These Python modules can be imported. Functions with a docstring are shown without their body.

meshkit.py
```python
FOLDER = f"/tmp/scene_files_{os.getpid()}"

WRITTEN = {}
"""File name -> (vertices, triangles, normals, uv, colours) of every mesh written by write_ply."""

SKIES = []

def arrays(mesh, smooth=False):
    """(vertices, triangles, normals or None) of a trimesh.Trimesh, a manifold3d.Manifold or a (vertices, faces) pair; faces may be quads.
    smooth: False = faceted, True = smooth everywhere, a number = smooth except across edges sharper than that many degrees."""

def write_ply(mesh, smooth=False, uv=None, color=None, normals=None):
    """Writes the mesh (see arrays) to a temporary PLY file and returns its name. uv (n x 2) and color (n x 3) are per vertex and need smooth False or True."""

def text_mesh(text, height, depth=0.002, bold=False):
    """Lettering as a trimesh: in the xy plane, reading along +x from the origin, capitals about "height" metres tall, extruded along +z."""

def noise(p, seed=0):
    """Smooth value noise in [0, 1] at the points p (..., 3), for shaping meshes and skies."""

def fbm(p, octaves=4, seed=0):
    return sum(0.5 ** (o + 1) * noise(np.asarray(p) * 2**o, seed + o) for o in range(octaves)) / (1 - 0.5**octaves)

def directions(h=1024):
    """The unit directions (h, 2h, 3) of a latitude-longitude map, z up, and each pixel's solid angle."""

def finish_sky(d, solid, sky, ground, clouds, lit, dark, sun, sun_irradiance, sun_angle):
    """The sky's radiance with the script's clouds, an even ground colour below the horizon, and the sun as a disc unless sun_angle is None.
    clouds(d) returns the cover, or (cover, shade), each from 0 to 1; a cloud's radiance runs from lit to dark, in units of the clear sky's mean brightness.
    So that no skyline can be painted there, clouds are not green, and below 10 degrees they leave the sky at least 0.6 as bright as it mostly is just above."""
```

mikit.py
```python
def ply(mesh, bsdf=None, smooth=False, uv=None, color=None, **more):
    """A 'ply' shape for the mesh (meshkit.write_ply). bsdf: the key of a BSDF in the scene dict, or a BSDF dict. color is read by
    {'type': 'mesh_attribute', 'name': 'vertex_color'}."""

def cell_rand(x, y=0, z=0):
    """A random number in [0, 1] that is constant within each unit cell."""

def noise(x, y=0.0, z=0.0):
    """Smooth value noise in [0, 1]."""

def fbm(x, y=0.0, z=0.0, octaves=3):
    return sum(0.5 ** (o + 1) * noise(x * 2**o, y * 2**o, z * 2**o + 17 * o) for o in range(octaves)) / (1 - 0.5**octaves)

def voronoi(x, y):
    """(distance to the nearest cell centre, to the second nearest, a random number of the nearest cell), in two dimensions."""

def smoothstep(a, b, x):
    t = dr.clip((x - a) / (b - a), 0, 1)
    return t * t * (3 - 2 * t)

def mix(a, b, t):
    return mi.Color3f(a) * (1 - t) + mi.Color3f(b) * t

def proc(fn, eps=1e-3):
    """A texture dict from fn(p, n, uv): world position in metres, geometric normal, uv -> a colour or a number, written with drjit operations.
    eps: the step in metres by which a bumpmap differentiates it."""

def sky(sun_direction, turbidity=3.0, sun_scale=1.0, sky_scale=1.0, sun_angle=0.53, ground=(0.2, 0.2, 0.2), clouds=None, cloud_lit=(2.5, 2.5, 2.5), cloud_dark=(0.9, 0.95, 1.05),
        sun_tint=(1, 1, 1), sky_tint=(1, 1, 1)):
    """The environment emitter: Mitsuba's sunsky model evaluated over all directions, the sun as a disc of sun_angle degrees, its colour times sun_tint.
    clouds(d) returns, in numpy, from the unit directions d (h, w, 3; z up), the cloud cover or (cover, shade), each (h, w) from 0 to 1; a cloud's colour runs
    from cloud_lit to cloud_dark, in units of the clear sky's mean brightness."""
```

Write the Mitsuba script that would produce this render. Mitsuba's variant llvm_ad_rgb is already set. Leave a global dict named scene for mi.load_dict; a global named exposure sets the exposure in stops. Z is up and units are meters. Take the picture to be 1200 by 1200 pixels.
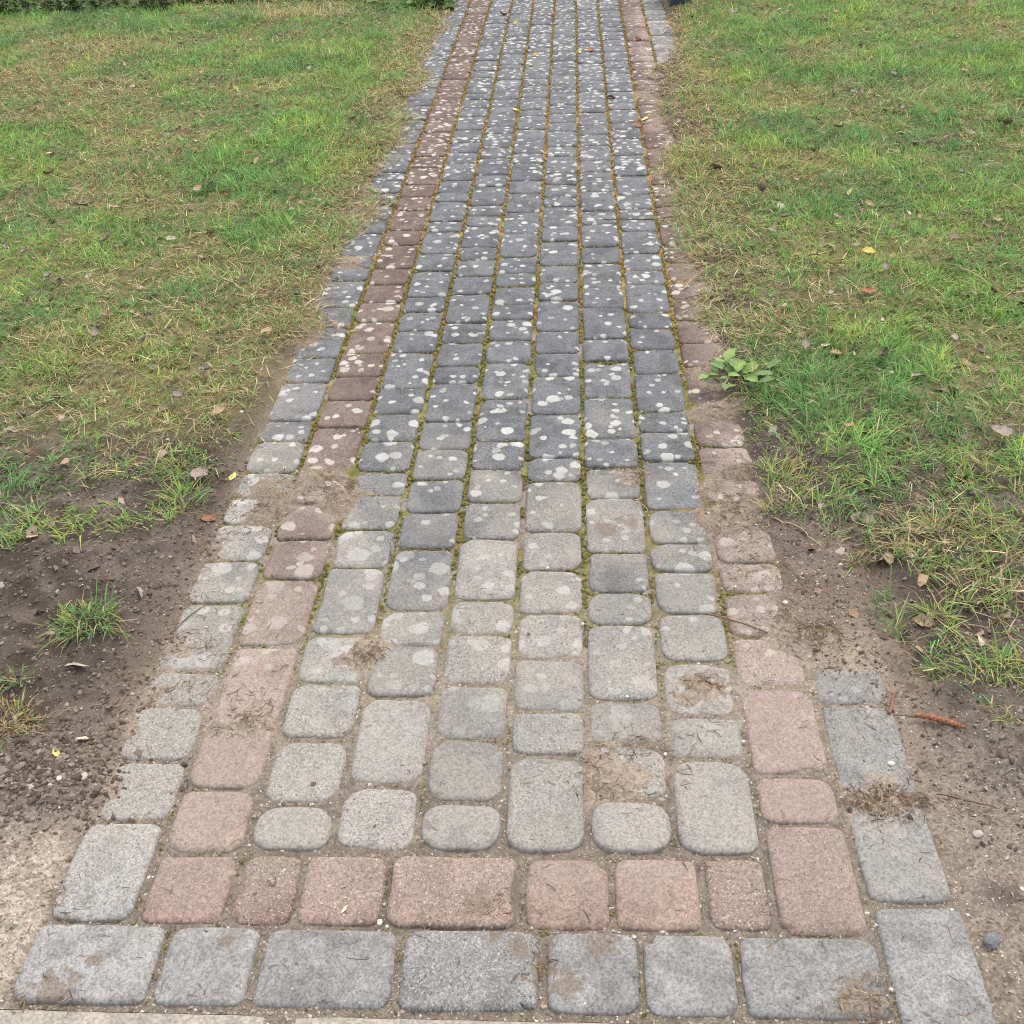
import math
import numpy as np, trimesh, shapely
import drjit as dr
import mitsuba as mi
import mikit, meshkit
from mikit import proc, ply, noise, fbm, voronoi, smoothstep, mix
from mitsuba import ScalarTransform4f as T

scene, labels = {}, {}
rng = np.random.default_rng(11)

# ------------------------------------------------------------------ camera, sky, exposure
CAM = np.array([0.115, 0.0, 1.4868])
FWD = np.array([-0.05317, 0.82256, -0.56619])
UPV = np.array([0.00129, 0.56705, 0.82368])
scene['camera'] = {'type': 'perspective', 'fov': 48.29, 'fov_axis': 'x', 'near_clip': 0.05, 'far_clip': 500.0,
                   'to_world': T().look_at(origin=CAM.tolist(), target=(CAM + FWD).tolist(), up=UPV.tolist())}
scene['sky_light'] = mikit.sky([0.35, 0.45, 1.0], turbidity=3, sun_scale=0.27, sun_angle=22, clouds=lambda d: (np.ones(d.shape[:2]), 1 - np.clip(d[..., 2], 0, 1)),
                               cloud_lit=(2.9, 2.9, 2.9), cloud_dark=(0.97, 0.97, 0.97), ground=(0.12, 0.12, 0.08))
exposure = 2.82

# ------------------------------------------------------------------ helpers
def ss(a, b, x):
    t = np.clip((np.asarray(x, float) - a) / (b - a), 0, 1)
    return t * t * (3 - 2 * t)

def nz(x, y, f, seed=0, octaves=3):
    """numpy fbm over the ground plane, features about 1/f metres"""
    x, y = np.broadcast_arrays(np.asarray(x, float), np.asarray(y, float))
    return meshkit.fbm(np.stack([x * f + 40.3, y * f + 71.7, x * 0 + 3.1], -1), octaves, seed)

counts = {}
def numbered(name):
    n = counts.get(name, 0)
    counts[name] = n + 1
    return name if n == 0 else f'{name}_{n:03d}'

def obj(name, mesh, bsdf, parent=None, label=None, cat=None, group=None, kind=None, **kw):
    key = numbered(f'{parent}__{name}' if parent else name)
    scene[key] = ply(mesh, bsdf, **kw)
    tag(key, label, cat, group, kind)
    return key

def tag(key, label=None, cat=None, group=None, kind=None):
    d = {k: v for k, v in (('label', label), ('category', cat), ('group', group), ('kind', kind)) if v}
    if d:
        labels[key] = d

def thing(name, label, cat, group=None, kind=None):
    key = numbered(name)
    tag(key, label, cat, group, kind)
    return key

def cat_mesh(parts):
    v, f, n = [], [], 0
    for a, b in parts:
        v.append(a); f.append(np.asarray(b) + n); n += len(a)
    return np.vstack(v), np.vstack(f)

# ------------------------------------------------------------------ the path's layout, in metres along it
W = 0.14
JOINTS = {
    'LE': [1.057, 1.252, 1.387, 1.523, 1.619, 1.83, 1.975, 2.116, 2.222, 2.335, 2.483, 2.591, 2.801, 2.951, 3.157, 3.301, 3.513],
    'LR': [1.191, 1.325, 1.47, 1.695, 1.911, 2.056, 2.194, 2.336, 2.553, 2.697, 2.835, 2.98, 3.194, 3.333, 3.477, 3.613, 3.826, 3.967, 4.179, 4.322, 4.462, 4.675, 4.822, 5.032, 5.177],
    'G1': [1.196, 1.294, 1.444, 1.589, 1.731, 1.951, 2.096, 2.236, 2.341, 2.483, 2.623, 2.765, 2.983, 3.125, 3.262, 3.372, 3.586, 3.736, 3.946, 4.049, 4.259, 4.366, 4.509, 4.725, 4.872, 5.017, 5.207],
    'G2': [1.198, 1.338, 1.554, 1.698, 1.808, 2.022, 2.164, 2.302, 2.442, 2.583, 2.792, 2.897, 3.044, 3.182, 3.394, 3.539, 3.678, 3.794, 3.997, 4.105, 4.215, 4.429, 4.567, 4.786, 4.927, 5.139],
    'G3': [1.201, 1.303, 1.446, 1.59, 1.734, 1.843, 2.059, 2.204, 2.347, 2.484, 2.703, 2.913, 3.056, 3.198, 3.307, 3.451, 3.559, 3.702, 3.917, 4.135, 4.343, 4.489, 4.71, 4.844, 5.047, 5.195],
    'G4': [1.2, 1.41, 1.519, 1.662, 1.801, 1.944, 2.086, 2.293, 2.401, 2.616, 2.828, 2.972, 3.114, 3.335, 3.478, 3.622, 3.838, 3.978, 4.189, 4.293, 4.436, 4.578, 4.795, 4.934, 5.147],
    'G5': [1.2, 1.311, 1.439, 1.548, 1.765, 1.869, 2.007, 2.219, 2.351, 2.49, 2.706, 2.916, 3.059, 3.276, 3.429, 3.641, 3.782, 3.993, 4.133, 4.349, 4.49, 4.596, 4.733, 4.94, 5.093],
    'G6': [1.2, 1.407, 1.51, 1.657, 1.799, 1.94, 2.041, 2.174, 2.385, 2.523, 2.627, 2.839, 2.989, 3.127, 3.24, 3.454, 3.571, 3.715, 3.923, 4.046, 4.153, 4.313, 4.525, 4.663, 4.799, 5.024, 5.165],
    'RR': [1.055, 1.265, 1.369, 1.587, 1.729, 1.868, 1.972, 2.098, 2.193, 2.298, 2.45, 2.582, 2.667, 2.877, 3.022, 3.177, 3.332, 3.479, 3.635, 3.784, 4.027],
    'RE': [1.116, 1.314, 1.54, 1.645],
}
COL_X = {c: (i - 4.5) * W for i, c in enumerate(['LE', 'LR', 'G1', 'G2', 'G3', 'G4', 'G5', 'G6', 'RR', 'RE'])}
PATH_END = 9.6
for c, ys in JOINTS.items():          # the far end goes on with the same three stone lengths
    if c == 'RE':                     # this row is buried here and comes out again further on
        ys.append(6.35)
    while ys[-1] < PATH_END:
        ys.append(round(ys[-1] + float(rng.choice([0.105, 0.1435, 0.1435, 0.2145])), 3))
def edge_left(y):
    y = np.asarray(y, float)
    return -0.697 + ss(2.3, 2.9, y) * 0.36 * np.clip(nz(0 * y, y, 3.6, 23, 3) - 0.40, 0, .24)
def edge_right(y): # the outer grey row on the right is buried between 1.8 m and 6.6 m
    return np.where(y < 1.62, 0.70, np.where(y < 1.9, 0.70 - (y - 1.62) / 0.28 * 0.15, np.where(y < 6.2, 0.55 - 0.25 * np.clip(nz(0 * y, y, 4.1, 27, 3) - 0.38, 0, .26) * ss(2.3, 2.6, y), np.where(y < 6.7, 0.55 + (y - 6.2) * 0.3, 0.70))))

# stones: (x0, x1, y0, y1, red?)
stones = []
for c, ys in JOINTS.items():
    x = COL_X[c]
    for a, b in zip(ys[:-1], ys[1:]):
        if b - a > 1:
            continue
        stones.append((x - W / 2, x + W / 2, a, b, c in ('LR', 'RR')))
xs = [-0.559, -0.419, -0.314, -0.176, 0.036, 0.175, 0.315, 0.420]
for a, b in zip(xs[:-1], xs[1:]):
    t = (a + b) / 2 * 0.018
    stones.append((a, b, 1.058 + t * 0.3, 1.194 + t * 0.3, True))
xs = [-0.705, -0.497, -0.351, -0.142, 0.070, 0.213, 0.353, 0.564]
for a, b in zip(xs[:-1], xs[1:]):
    stones.append((a, b, 0.921, 1.057, False))
stones.append((0.563, 0.703, 0.905, 1.114, False))

# soil mounds that lie over stones: x, y, radius, height
MOUNDS = [(-0.45, 2.262, .06, .0165), (-0.57, 2.255, .085, .0185), (-0.60, 2.17, .055, .016), (-0.285, 1.668, .040, .017), (0.205, 1.375, .055, .0125), (0.17, 1.32, .03, .0115),
          (0.56, 1.738, .055, .020), (0.625, 1.318, .055, .0165), (-0.685, 1.70, .05, .0125), (0.255, 2.334, .03, .015), (0.50, 2.14, .085, .022), (0.53, 2.22, .09, .022), (0.54, 2.33, .06, .018),
          (0.53, 2.83, .075, .02), (0.53, 2.64, .075, .021), (0.45, 2.62, .035, .014), (-0.69, 1.56, .04, .0125), (-0.705, 1.46, .035, .013), (0.565, 3.02, .06, .018), (0.54, 3.55, .07, .02), (0.345, 1.575, .04, .016),
          (-0.49, 1.475, .04, .0115), (-0.71, 1.31, .04, .014), (-0.66, 4.15, .07, .018), (-0.66, 3.66, .06, .018), (0.53, 4.55, .09, .02), (0.55, 5.2, .08, .02), (0.55, 5.75, .10, .022), (-0.67, 5.0, .07, .016),
          (-0.69, 2.02, .05, .014), (0.66, 1.72, .075, .014), (-0.435, 2.17, .035, .013), (0.575, 1.86, .05, .018)]
# lawn outlines: dense turf, and the worn belt beside it with single tufts
LAWN_L = [(-9, 1.98), (-1.233, 2.11), (-1.124, 2.18), (-0.974, 2.24), (-0.835, 2.26), (-0.765, 2.43), (-0.768, 2.693), (-0.754, 2.842), (-0.74, 3.03), (-0.733, 3.366), (-0.706, 3.721), (-0.686, 4.232),
          (-0.687, 4.986), (-0.692, 5.827), (-0.702, 6.73), (-0.71, 7.642), (-0.72, 12), (-9, 12)]
LAWN_R = [(0.74, 12), (0.761, 7.472), (0.652, 6.222), (0.56, 5.435), (0.55, 4.794), (0.53, 4.271), (0.534, 3.915), (0.55, 3.463), (0.545, 3.032), (0.581, 2.82), (0.60, 2.629), (0.63, 2.44), (0.71, 2.27),
          (0.79, 2.05), (0.87, 1.86), (0.96, 1.74), (1.3, 1.6), (9, 1.3), (9, 12)]
WORN_L = [(-9, 1.8), (-1.3, 1.93), (-1.156, 1.979), (-1.007, 1.995), (-0.881, 2.027), (-0.769, 2.076), (-0.717, 2.179), (-0.728, 2.347), (-0.77, 2.469), (-0.9, 2.6), (-9, 2.6)]
WORN_R = [(0.54, 3.2), (0.53, 2.631), (0.53, 2.302), (0.57, 2.159), (0.64, 2.028), (0.70, 1.966), (0.699, 1.744), (0.762, 1.599), (0.927, 1.534), (1.2, 1.42), (9, 1.1), (9, 3.2)]
POLY = {k: shapely.Polygon(v) for k, v in (('L', LAWN_L), ('R', LAWN_R), ('WL', WORN_L), ('WR', WORN_R))}
for p in POLY.values():
    shapely.prepare(p)

def signed(poly, x, y):
    """metres inside (+) or outside (-) the outline, cut at 0.4"""
    pts = shapely.points(x, y)
    inside = shapely.contains_xy(poly, x, y)
    d = np.minimum(shapely.distance(pts, poly.exterior), 0.4)
    return np.where(inside, d, -d)

def turf(x, y):
    """share of full turf density, 0..1"""
    n = nz(x, y, 9, 3) - 0.5
    big = nz(x, y, 3.1, 8) - 0.5
    near = 1 - ss(2.6, 3.6, y)
    mid = ss(2.3, 2.7, y) * (y < 6.2)
    d = np.maximum(signed(POLY['L'], x - (edge_left(y) + 0.697), y), signed(POLY['R'], x + mid * (0.55 - edge_right(y)), y)) + n * (0.06 + 0.09 * near)
    dense = ss(-0.03, 0.05 + 0.05 * near, d)
    w = np.maximum(signed(POLY['WL'], x, y), signed(POLY['WR'], x, y)) + n * 0.06
    patch = ss(0.0, 0.05, w) * ss(0.45 - 0.04 * (x < 0), 0.58 - 0.04 * (x < 0), nz(x, y, 15, 21)) * 0.75
    holes = ss(0.25, 0.36, nz(x, y, 7.5, 31) + 0.12 * big + 0.10 * (y > 2.9))
    return np.maximum(dense * (0.15 + 0.85 * holes), patch)

def ground_z(x, y):
    el, er = edge_left(y), edge_right(y)
    wob = (nz(x, y, 8, 5) - 0.5) * 0.05
    out = np.maximum(el - x, x - er) + wob                      # metres outside the paved strip
    o = ss(-0.010, 0.035, out)
    fine = (nz(x, y, 55, 6, 3) - 0.5)
    lumps = nz(x, y, 11, 7, 4) - 0.5
    joint = -0.0098 + 0.0036 * ss(2.1, 1.5, y) * ss(1.15, 1.4, y) + fine * 0.006 + (nz(x, y, 6, 9) - 0.5) * 0.004
    sandy = ss(1.55, 1.15, y) * ss(0.62, 0.75, np.abs(x))
    rough = np.abs(nz(x, y, 24, 12, 4) - 0.5)
    soil = 0.0015 + 0.0045 * ss(2.5, 3.0, y) * ss(0, .03, out) + 0.010 * ss(0, .25, out) + (lumps * 0.034 + fine * 0.014 + rough * 0.034) * (1 - 0.72 * sandy) * ss(0, .10, out) + fine * 0.005
    heap = np.exp(-(((x + 0.80) / .13) ** 2 + ((y - 1.33) / .075) ** 2))
    soil = soil + 0.018 * heap
    z = joint * (1 - o) + soil * o
    mnoise = 0.10 + 0.75 * ss(.36, .60, nz(x, y, 16, 14, 4)) + 0.5 * nz(x, y, 70, 13, 2)
    for mx, my, r, h in MOUNDS:
        k = np.exp(-((x - mx) ** 2 + (y - my) ** 2) / (r * r) * 0.8)
        z = z + k * mnoise * (h * (1 - 0.6 * o))
    kerb = (y < 0.922) & (np.abs(x) < 1.5)
    return np.where(kerb, np.minimum(z, -0.01), z)

# ------------------------------------------------------------------ materials
def blobs(p, pts):
    s = mi.Float(-1)
    for x, y, r in pts:
        s = dr.maximum(s, 1 - dr.sqrt(dr.square(p.x - x) + dr.square(p.y - y)) / r)
    return s

STAINS = [(0.513, 0.955, .045), (0.031, 1.025, .026), (-0.004, 1.045, .024), (-0.595, 0.99, .016), (-0.404, 1.026, .018), (-0.638, 0.938, .04), (0.238, 2.119, .035), (0.185, 2.089, .03),
          (0.07, 0.99, .03), (0.16, 1.03, .03), (0.10, 0.965, .03), (-0.04, 1.10, .03), (-0.334, 1.655, .022), (0.26, 2.30, .05)]

def halo_of(p):
    h = mi.Float(0)
    for mx, my, r, _ in MOUNDS:
        h = dr.maximum(h, 1 - (dr.square(p.x - mx) + dr.square(p.y - my)) * (0.42 / (r * r)))
    return dr.maximum(h, 0.9 * smoothstep(0.60, 0.71, -p.x) * smoothstep(2.6, 1.9, p.y) * smoothstep(1.2, 1.4, p.y))

def dust_of(p):
    n = fbm(p.x * 13, p.y * 13, 0, 4)
    far = smoothstep(2.60, 1.70, p.y + (fbm(p.x * 5, p.y * 5, 3.0, 2) - 0.5) * 1.3)
    near = smoothstep(0.98, 1.22, p.y)
    side = smoothstep(0.25, 0.7, dr.abs(p.x)) * smoothstep(3.6, 2.2, p.y) * 0.35
    amt = far * (0.12 + 0.78 * near) + side * near
    amt = amt * (1 - 0.65 * smoothstep(0.55, 0.58, p.x)) * (1 - 0.5 * smoothstep(-0.55, -0.58, p.x) * smoothstep(1.35, 1.2, p.y))
    band = smoothstep(0.43, 0.54, p.x) * smoothstep(1.8, 2.2, p.y) * 0.75
    return dr.clip(amt * (0.35 + 1.25 * n) + dr.maximum(band, halo_of(p) * 1.1) * smoothstep(0.25, 0.6, n), 0, 0.97)

def lichen_of(p):
    wx = p.x + (noise(p.x * 70, p.y * 70) - 0.5) * 0.007
    wy = p.y + (noise(p.x * 70, p.y * 70, 9) - 0.5) * 0.007
    d1, _, r1 = voronoi(wx / 0.058, wy / 0.058)
    d2, _, r2 = voronoi(wx / 0.034 + 7.3, wy / 0.034 + 2.1)
    amt = smoothstep(1.30, 1.75, p.y)
    grow = 1 + 0.45 * smoothstep(2.7, 2.1, p.y)
    pick = 0.615 - 0.08 * smoothstep(3.2, 5.5, p.y) + 0.20 * (1 - amt) + 0.06 * smoothstep(0.40, 0.48, p.x) + 0.28 * (noise(p.x * 4, p.y * 4) - 0.5)
    rad1 = (0.090 + 0.145 * (r1 - pick) / 0.3) * grow * (1 - 0.22 * smoothstep(3.5, 6.0, p.y))
    rad2 = 0.08 + 0.17 * (r2 - pick) / 0.3
    m1 = dr.select(r1 > pick, smoothstep(rad1 + 0.045, rad1 - 0.04, d1), 0)
    m2 = dr.select(r2 > pick + 0.08, smoothstep(rad2 + 0.05, rad2 - 0.02, d2), 0)
    return dr.maximum(m1 * (0.55 + 0.45 * dr.abs(dr.sin(r1 * 91))), m2 * (0.45 + 0.5 * dr.abs(dr.sin(r2 * 67)))), amt

def stone_colour(dark, light, dustc, lichc):
    def fn(p, n, uv):
        o = uv.y * 37.0
        f1 = fbm(p.x * 45 + o, p.y * 45, 0, 3)
        rx, ry = p.x * 0.83 + p.y * 0.56, p.y * 0.83 - p.x * 0.56
        f2 = 0.55 * noise(rx * 330 + o, ry * 330) + 0.45 * noise(p.x * 610 + o, p.y * 610)
        sp = noise(rx * 480, ry * 480, o)
        c = mix(dark, light, dr.clip(uv.x * 0.55 + 0.9 * (f1 - 0.32), 0, 1))
        c = c * (0.48 + 1.04 * f2)
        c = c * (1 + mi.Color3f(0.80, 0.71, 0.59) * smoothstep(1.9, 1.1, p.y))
        c = c * (1 - 0.22 * smoothstep(0.52, 0.66, fbm(p.x * 19 + o, p.y * 19, 8, 3)))
        d = dust_of(p)
        dc = mi.Color3f(dustc) * (0.58 + 0.84 * f2) * (0.88 + 0.24 * uv.x)
        c = mix(c, dc, d * 0.86)
        c = mix(c, mi.Color3f(0.55, 0.54, 0.52), smoothstep(0.80, 0.90, sp) * 0.55 * smoothstep(3.6, 1.4, p.y))
        c = c * (1 - 0.5 * smoothstep(0.22, 0.12, sp))
        l, amt = lichen_of(p)
        c = mix(c, mi.Color3f(lichc) * (0.82 + 0.3 * f1), dr.clip(l * (0.55 * amt + 0.40 * smoothstep(1.9, 2.6, p.y)) * (0.70 + 0.55 * f2), 0, 1))
        st = blobs(p, STAINS) + (fbm(p.x * 75, p.y * 75, 2, 4) - 0.5) * 1.7
        return mix(c, mi.Color3f(0.165, 0.138, 0.116) * (0.6 + 0.8 * f2), smoothstep(0.05, 0.50, st) * 0.80)
    return fn

def stone_bump(p, n, uv):
    return 0.5 * noise(p.x * 260, p.y * 260, p.z * 260) + 0.35 * noise(p.x * 520, p.y * 520, p.z * 520) + 1.2 * fbm(p.x * 40, p.y * 40, 0, 2)

def ground_colour(p, n, uv):
    f = fbm(p.x * 22, p.y * 22, 0, 4)
    g = 0.5 * noise(p.x * 240, p.y * 240) + 0.5 * noise(p.x * 0.8 * 520 + p.y * 300, p.y * 0.8 * 520 - p.x * 300)
    g2 = noise(p.x * 90, p.y * 90, 4.0)
    big = fbm(p.x * 3.5, p.y * 3.5, 5.0, 3)
    ax = dr.abs(p.x)
    # outside the paving: wet mud, drier crumbly soil, sand near the kerb
    mud = mix((0.044, 0.035, 0.031), (0.118, 0.098, 0.087), smoothstep(0.32, 0.72, f * 0.55 + big * 0.45))
    mud = mud * (0.65 + 0.7 * g)
    sand = mix((0.215, 0.185, 0.160), (0.315, 0.277, 0.243), smoothstep(0.3, 0.7, f * .5 + g2 * .5)) * (0.35 + 1.3 * g)
    left = p.x < 0
    sy = dr.select(left, smoothstep(1.34, 1.16, p.y + (f - 0.5) * 0.16), 0.62 * smoothstep(1.75, 1.25, p.y + (f - 0.5) * 0.3))
    dark_patch = dr.select(left, 0.0, smoothstep(0.50, 0.66, 0.55 * fbm(p.x * 9, p.y * 16, 2.0, 4) + 0.45 * fbm(p.x * 60, p.y * 60, 6.0, 3)) * 0.8)
    sand = mix(sand, mi.Color3f(0.225, 0.20, 0.175) * (0.35 + 1.3 * g), dr.select(left, 0.0, 0.7))
    out = mix(mud, sand, sy * (1 - dark_patch))
    belt = smoothstep(0.83, 0.70, ax + (f - 0.5) * 0.14) * smoothstep(2.3, 1.5, p.y) * dr.select(left, 0.28, 0.5)
    out = mix(out, mi.Color3f(0.30, 0.245, 0.20) * (0.7 + 0.6 * g), belt * (1 - sy))
    lawn = smoothstep(2.3, 2.7, p.y)
    out = mix(out, mi.Color3f(0.135, 0.125, 0.060) * (0.5 + g), lawn * smoothstep(0.6, 0.85, ax) * 0.75)
    # joints: grit and sand near, moss further away
    j = mix((0.142, 0.122, 0.105), (0.285, 0.253, 0.220), g2 * 0.6 + 0.4 * f) * (0.5 + 0.9 * g) * (0.74 + 0.24 * smoothstep(1.25, 1.6, p.y))
    moss = mix((0.135, 0.130, 0.040), (0.22, 0.155, 0.065), smoothstep(2.4, 4.2, p.y + (big - 0.5) * 3)) * (0.6 + 0.8 * g2)
    mm = smoothstep(1.3, 2.3, p.y) * smoothstep(0.36, 0.52, fbm(p.x * 15, p.y * 15, 7.0, 2) + 0.22 * smoothstep(2.0, 4.0, p.y))
    j = mix(j, moss, mm)
    inner = smoothstep(0.73, 0.67, ax + (f - 0.5) * 0.05)
    inner = inner * dr.select(left, 1.0, 1 - smoothstep(0.50, 0.57, p.x) * smoothstep(1.6, 1.9, p.y) * smoothstep(6.7, 6.3, p.y))
    high = smoothstep(-0.0065, -0.0015, p.z)
    litter = mix((0.155, 0.122, 0.100), (0.265, 0.225, 0.19), f * 0.6 + 0.5 * smoothstep(2.1, 1.5, p.y)) * (0.55 + 0.9 * g)
    return mix(out, mix(j, litter, high), inner)

def ground_bump(p, n, uv):
    return 0.6 * noise(p.x * 180, p.y * 180, p.z * 180) + 0.4 * noise(p.x * 420, p.y * 420, p.z * 420)

def bumped(tex, bump, scale, rough=0.9, spec=0.25, eps=6e-4):
    return {'type': 'twosided', 'b': {'type': 'bumpmap', 'tex': proc(bump, eps), 'scale': scale,
            'b': {'type': 'principled', 'base_color': tex, 'roughness': rough, 'specular': spec}}}

scene['mat_grey'] = bumped(proc(stone_colour((0.092, 0.100, 0.117), (0.156, 0.168, 0.190), (0.272, 0.260, 0.246), (0.415, 0.430, 0.435))), stone_bump, 0.0015, 0.85)
scene['mat_red'] = bumped(proc(stone_colour((0.102, 0.076, 0.071), (0.170, 0.133, 0.124), (0.262, 0.218, 0.200), (0.42, 0.41, 0.40))), stone_bump, 0.0015, 0.85)
scene['mat_ground'] = bumped(proc(ground_colour), ground_bump, 0.0022, 0.88, 0.3)
scene['mat_kerb'] = bumped(proc(lambda p, n, uv: mix((0.24, 0.225, 0.205), (0.34, 0.32, 0.29), fbm(p.x * 30, p.y * 30, 0, 3)) * (0.7 + 0.6 * noise(p.x * 300, p.y * 300))), stone_bump, 0.001, 0.9)
VC = {'type': 'mesh_attribute', 'name': 'vertex_color'}
scene['mat_blade'] = {'type': 'principledthin', 'base_color': VC, 'roughness': 0.42, 'diff_trans': 0.95, 'eta': 1.35}
scene['mat_dry'] = {'type': 'twosided', 'b': {'type': 'diffuse', 'reflectance': VC}}
scene['mat_moss'] = {'type': 'twosided', 'b': {'type': 'diffuse', 'reflectance': VC}}

# ------------------------------------------------------------------ ground sheet
def spaced(a, b, d0, growth):
    out, d = [a], d0
    while out[-1] < b:
        out.append(out[-1] + d)
        d *= growth
    return np.array(out)
xr = np.concatenate([np.arange(0, 0.76, 0.0072), spaced(0.767, 5.0, 0.0080, 1.024), [6, 8, 12, 20, 40, 80]])
GX = np.concatenate([-xr[:0:-1], xr])
GY = np.concatenate([[-80, -40, -20, -8, -3, -1, -0.2, 0.3, 0.6, 0.75], spaced(0.80, 10.5, 0.0060, 1.0039), [11, 12, 14, 18, 25, 40, 80, 160]])
gx, gy = np.meshgrid(GX, GY)
gz = ground_z(gx, gy)
i = np.arange(len(GY) - 1)[:, None] * len(GX) + np.arange(len(GX) - 1)[None]
quads = np.stack([i, i + 1, i + len(GX) + 1, i + len(GX)], -1).reshape(-1, 4)
obj('ground', (np.stack([gx, gy, gz], -1).reshape(-1, 3), quads), 'mat_ground', label='brown soil and sand around and between the paving stones, bare and muddy at the worn path edges', kind='structure', smooth=True)

def z_at(x, y):
    """height of whatever lies on top at x, y: the soil sheet or a stone"""
    z = ground_z(np.atleast_1d(np.asarray(x, float)), np.atleast_1d(np.asarray(y, float)))
    on = (np.atleast_1d(x) > edge_left(np.atleast_1d(y))) & (np.atleast_1d(x) < edge_right(np.atleast_1d(y)))
    return np.where(on, np.maximum(z, -0.0005), z)

# ------------------------------------------------------------------ paving stones
tag('path', 'narrow footpath of grey paving stones with a red band near each edge, lichen spotted, running away over the lawn', kind='structure')

def tilt_seed(s):
    return int(abs(s[0] * 917 + s[2] * 1313)) % 24

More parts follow.
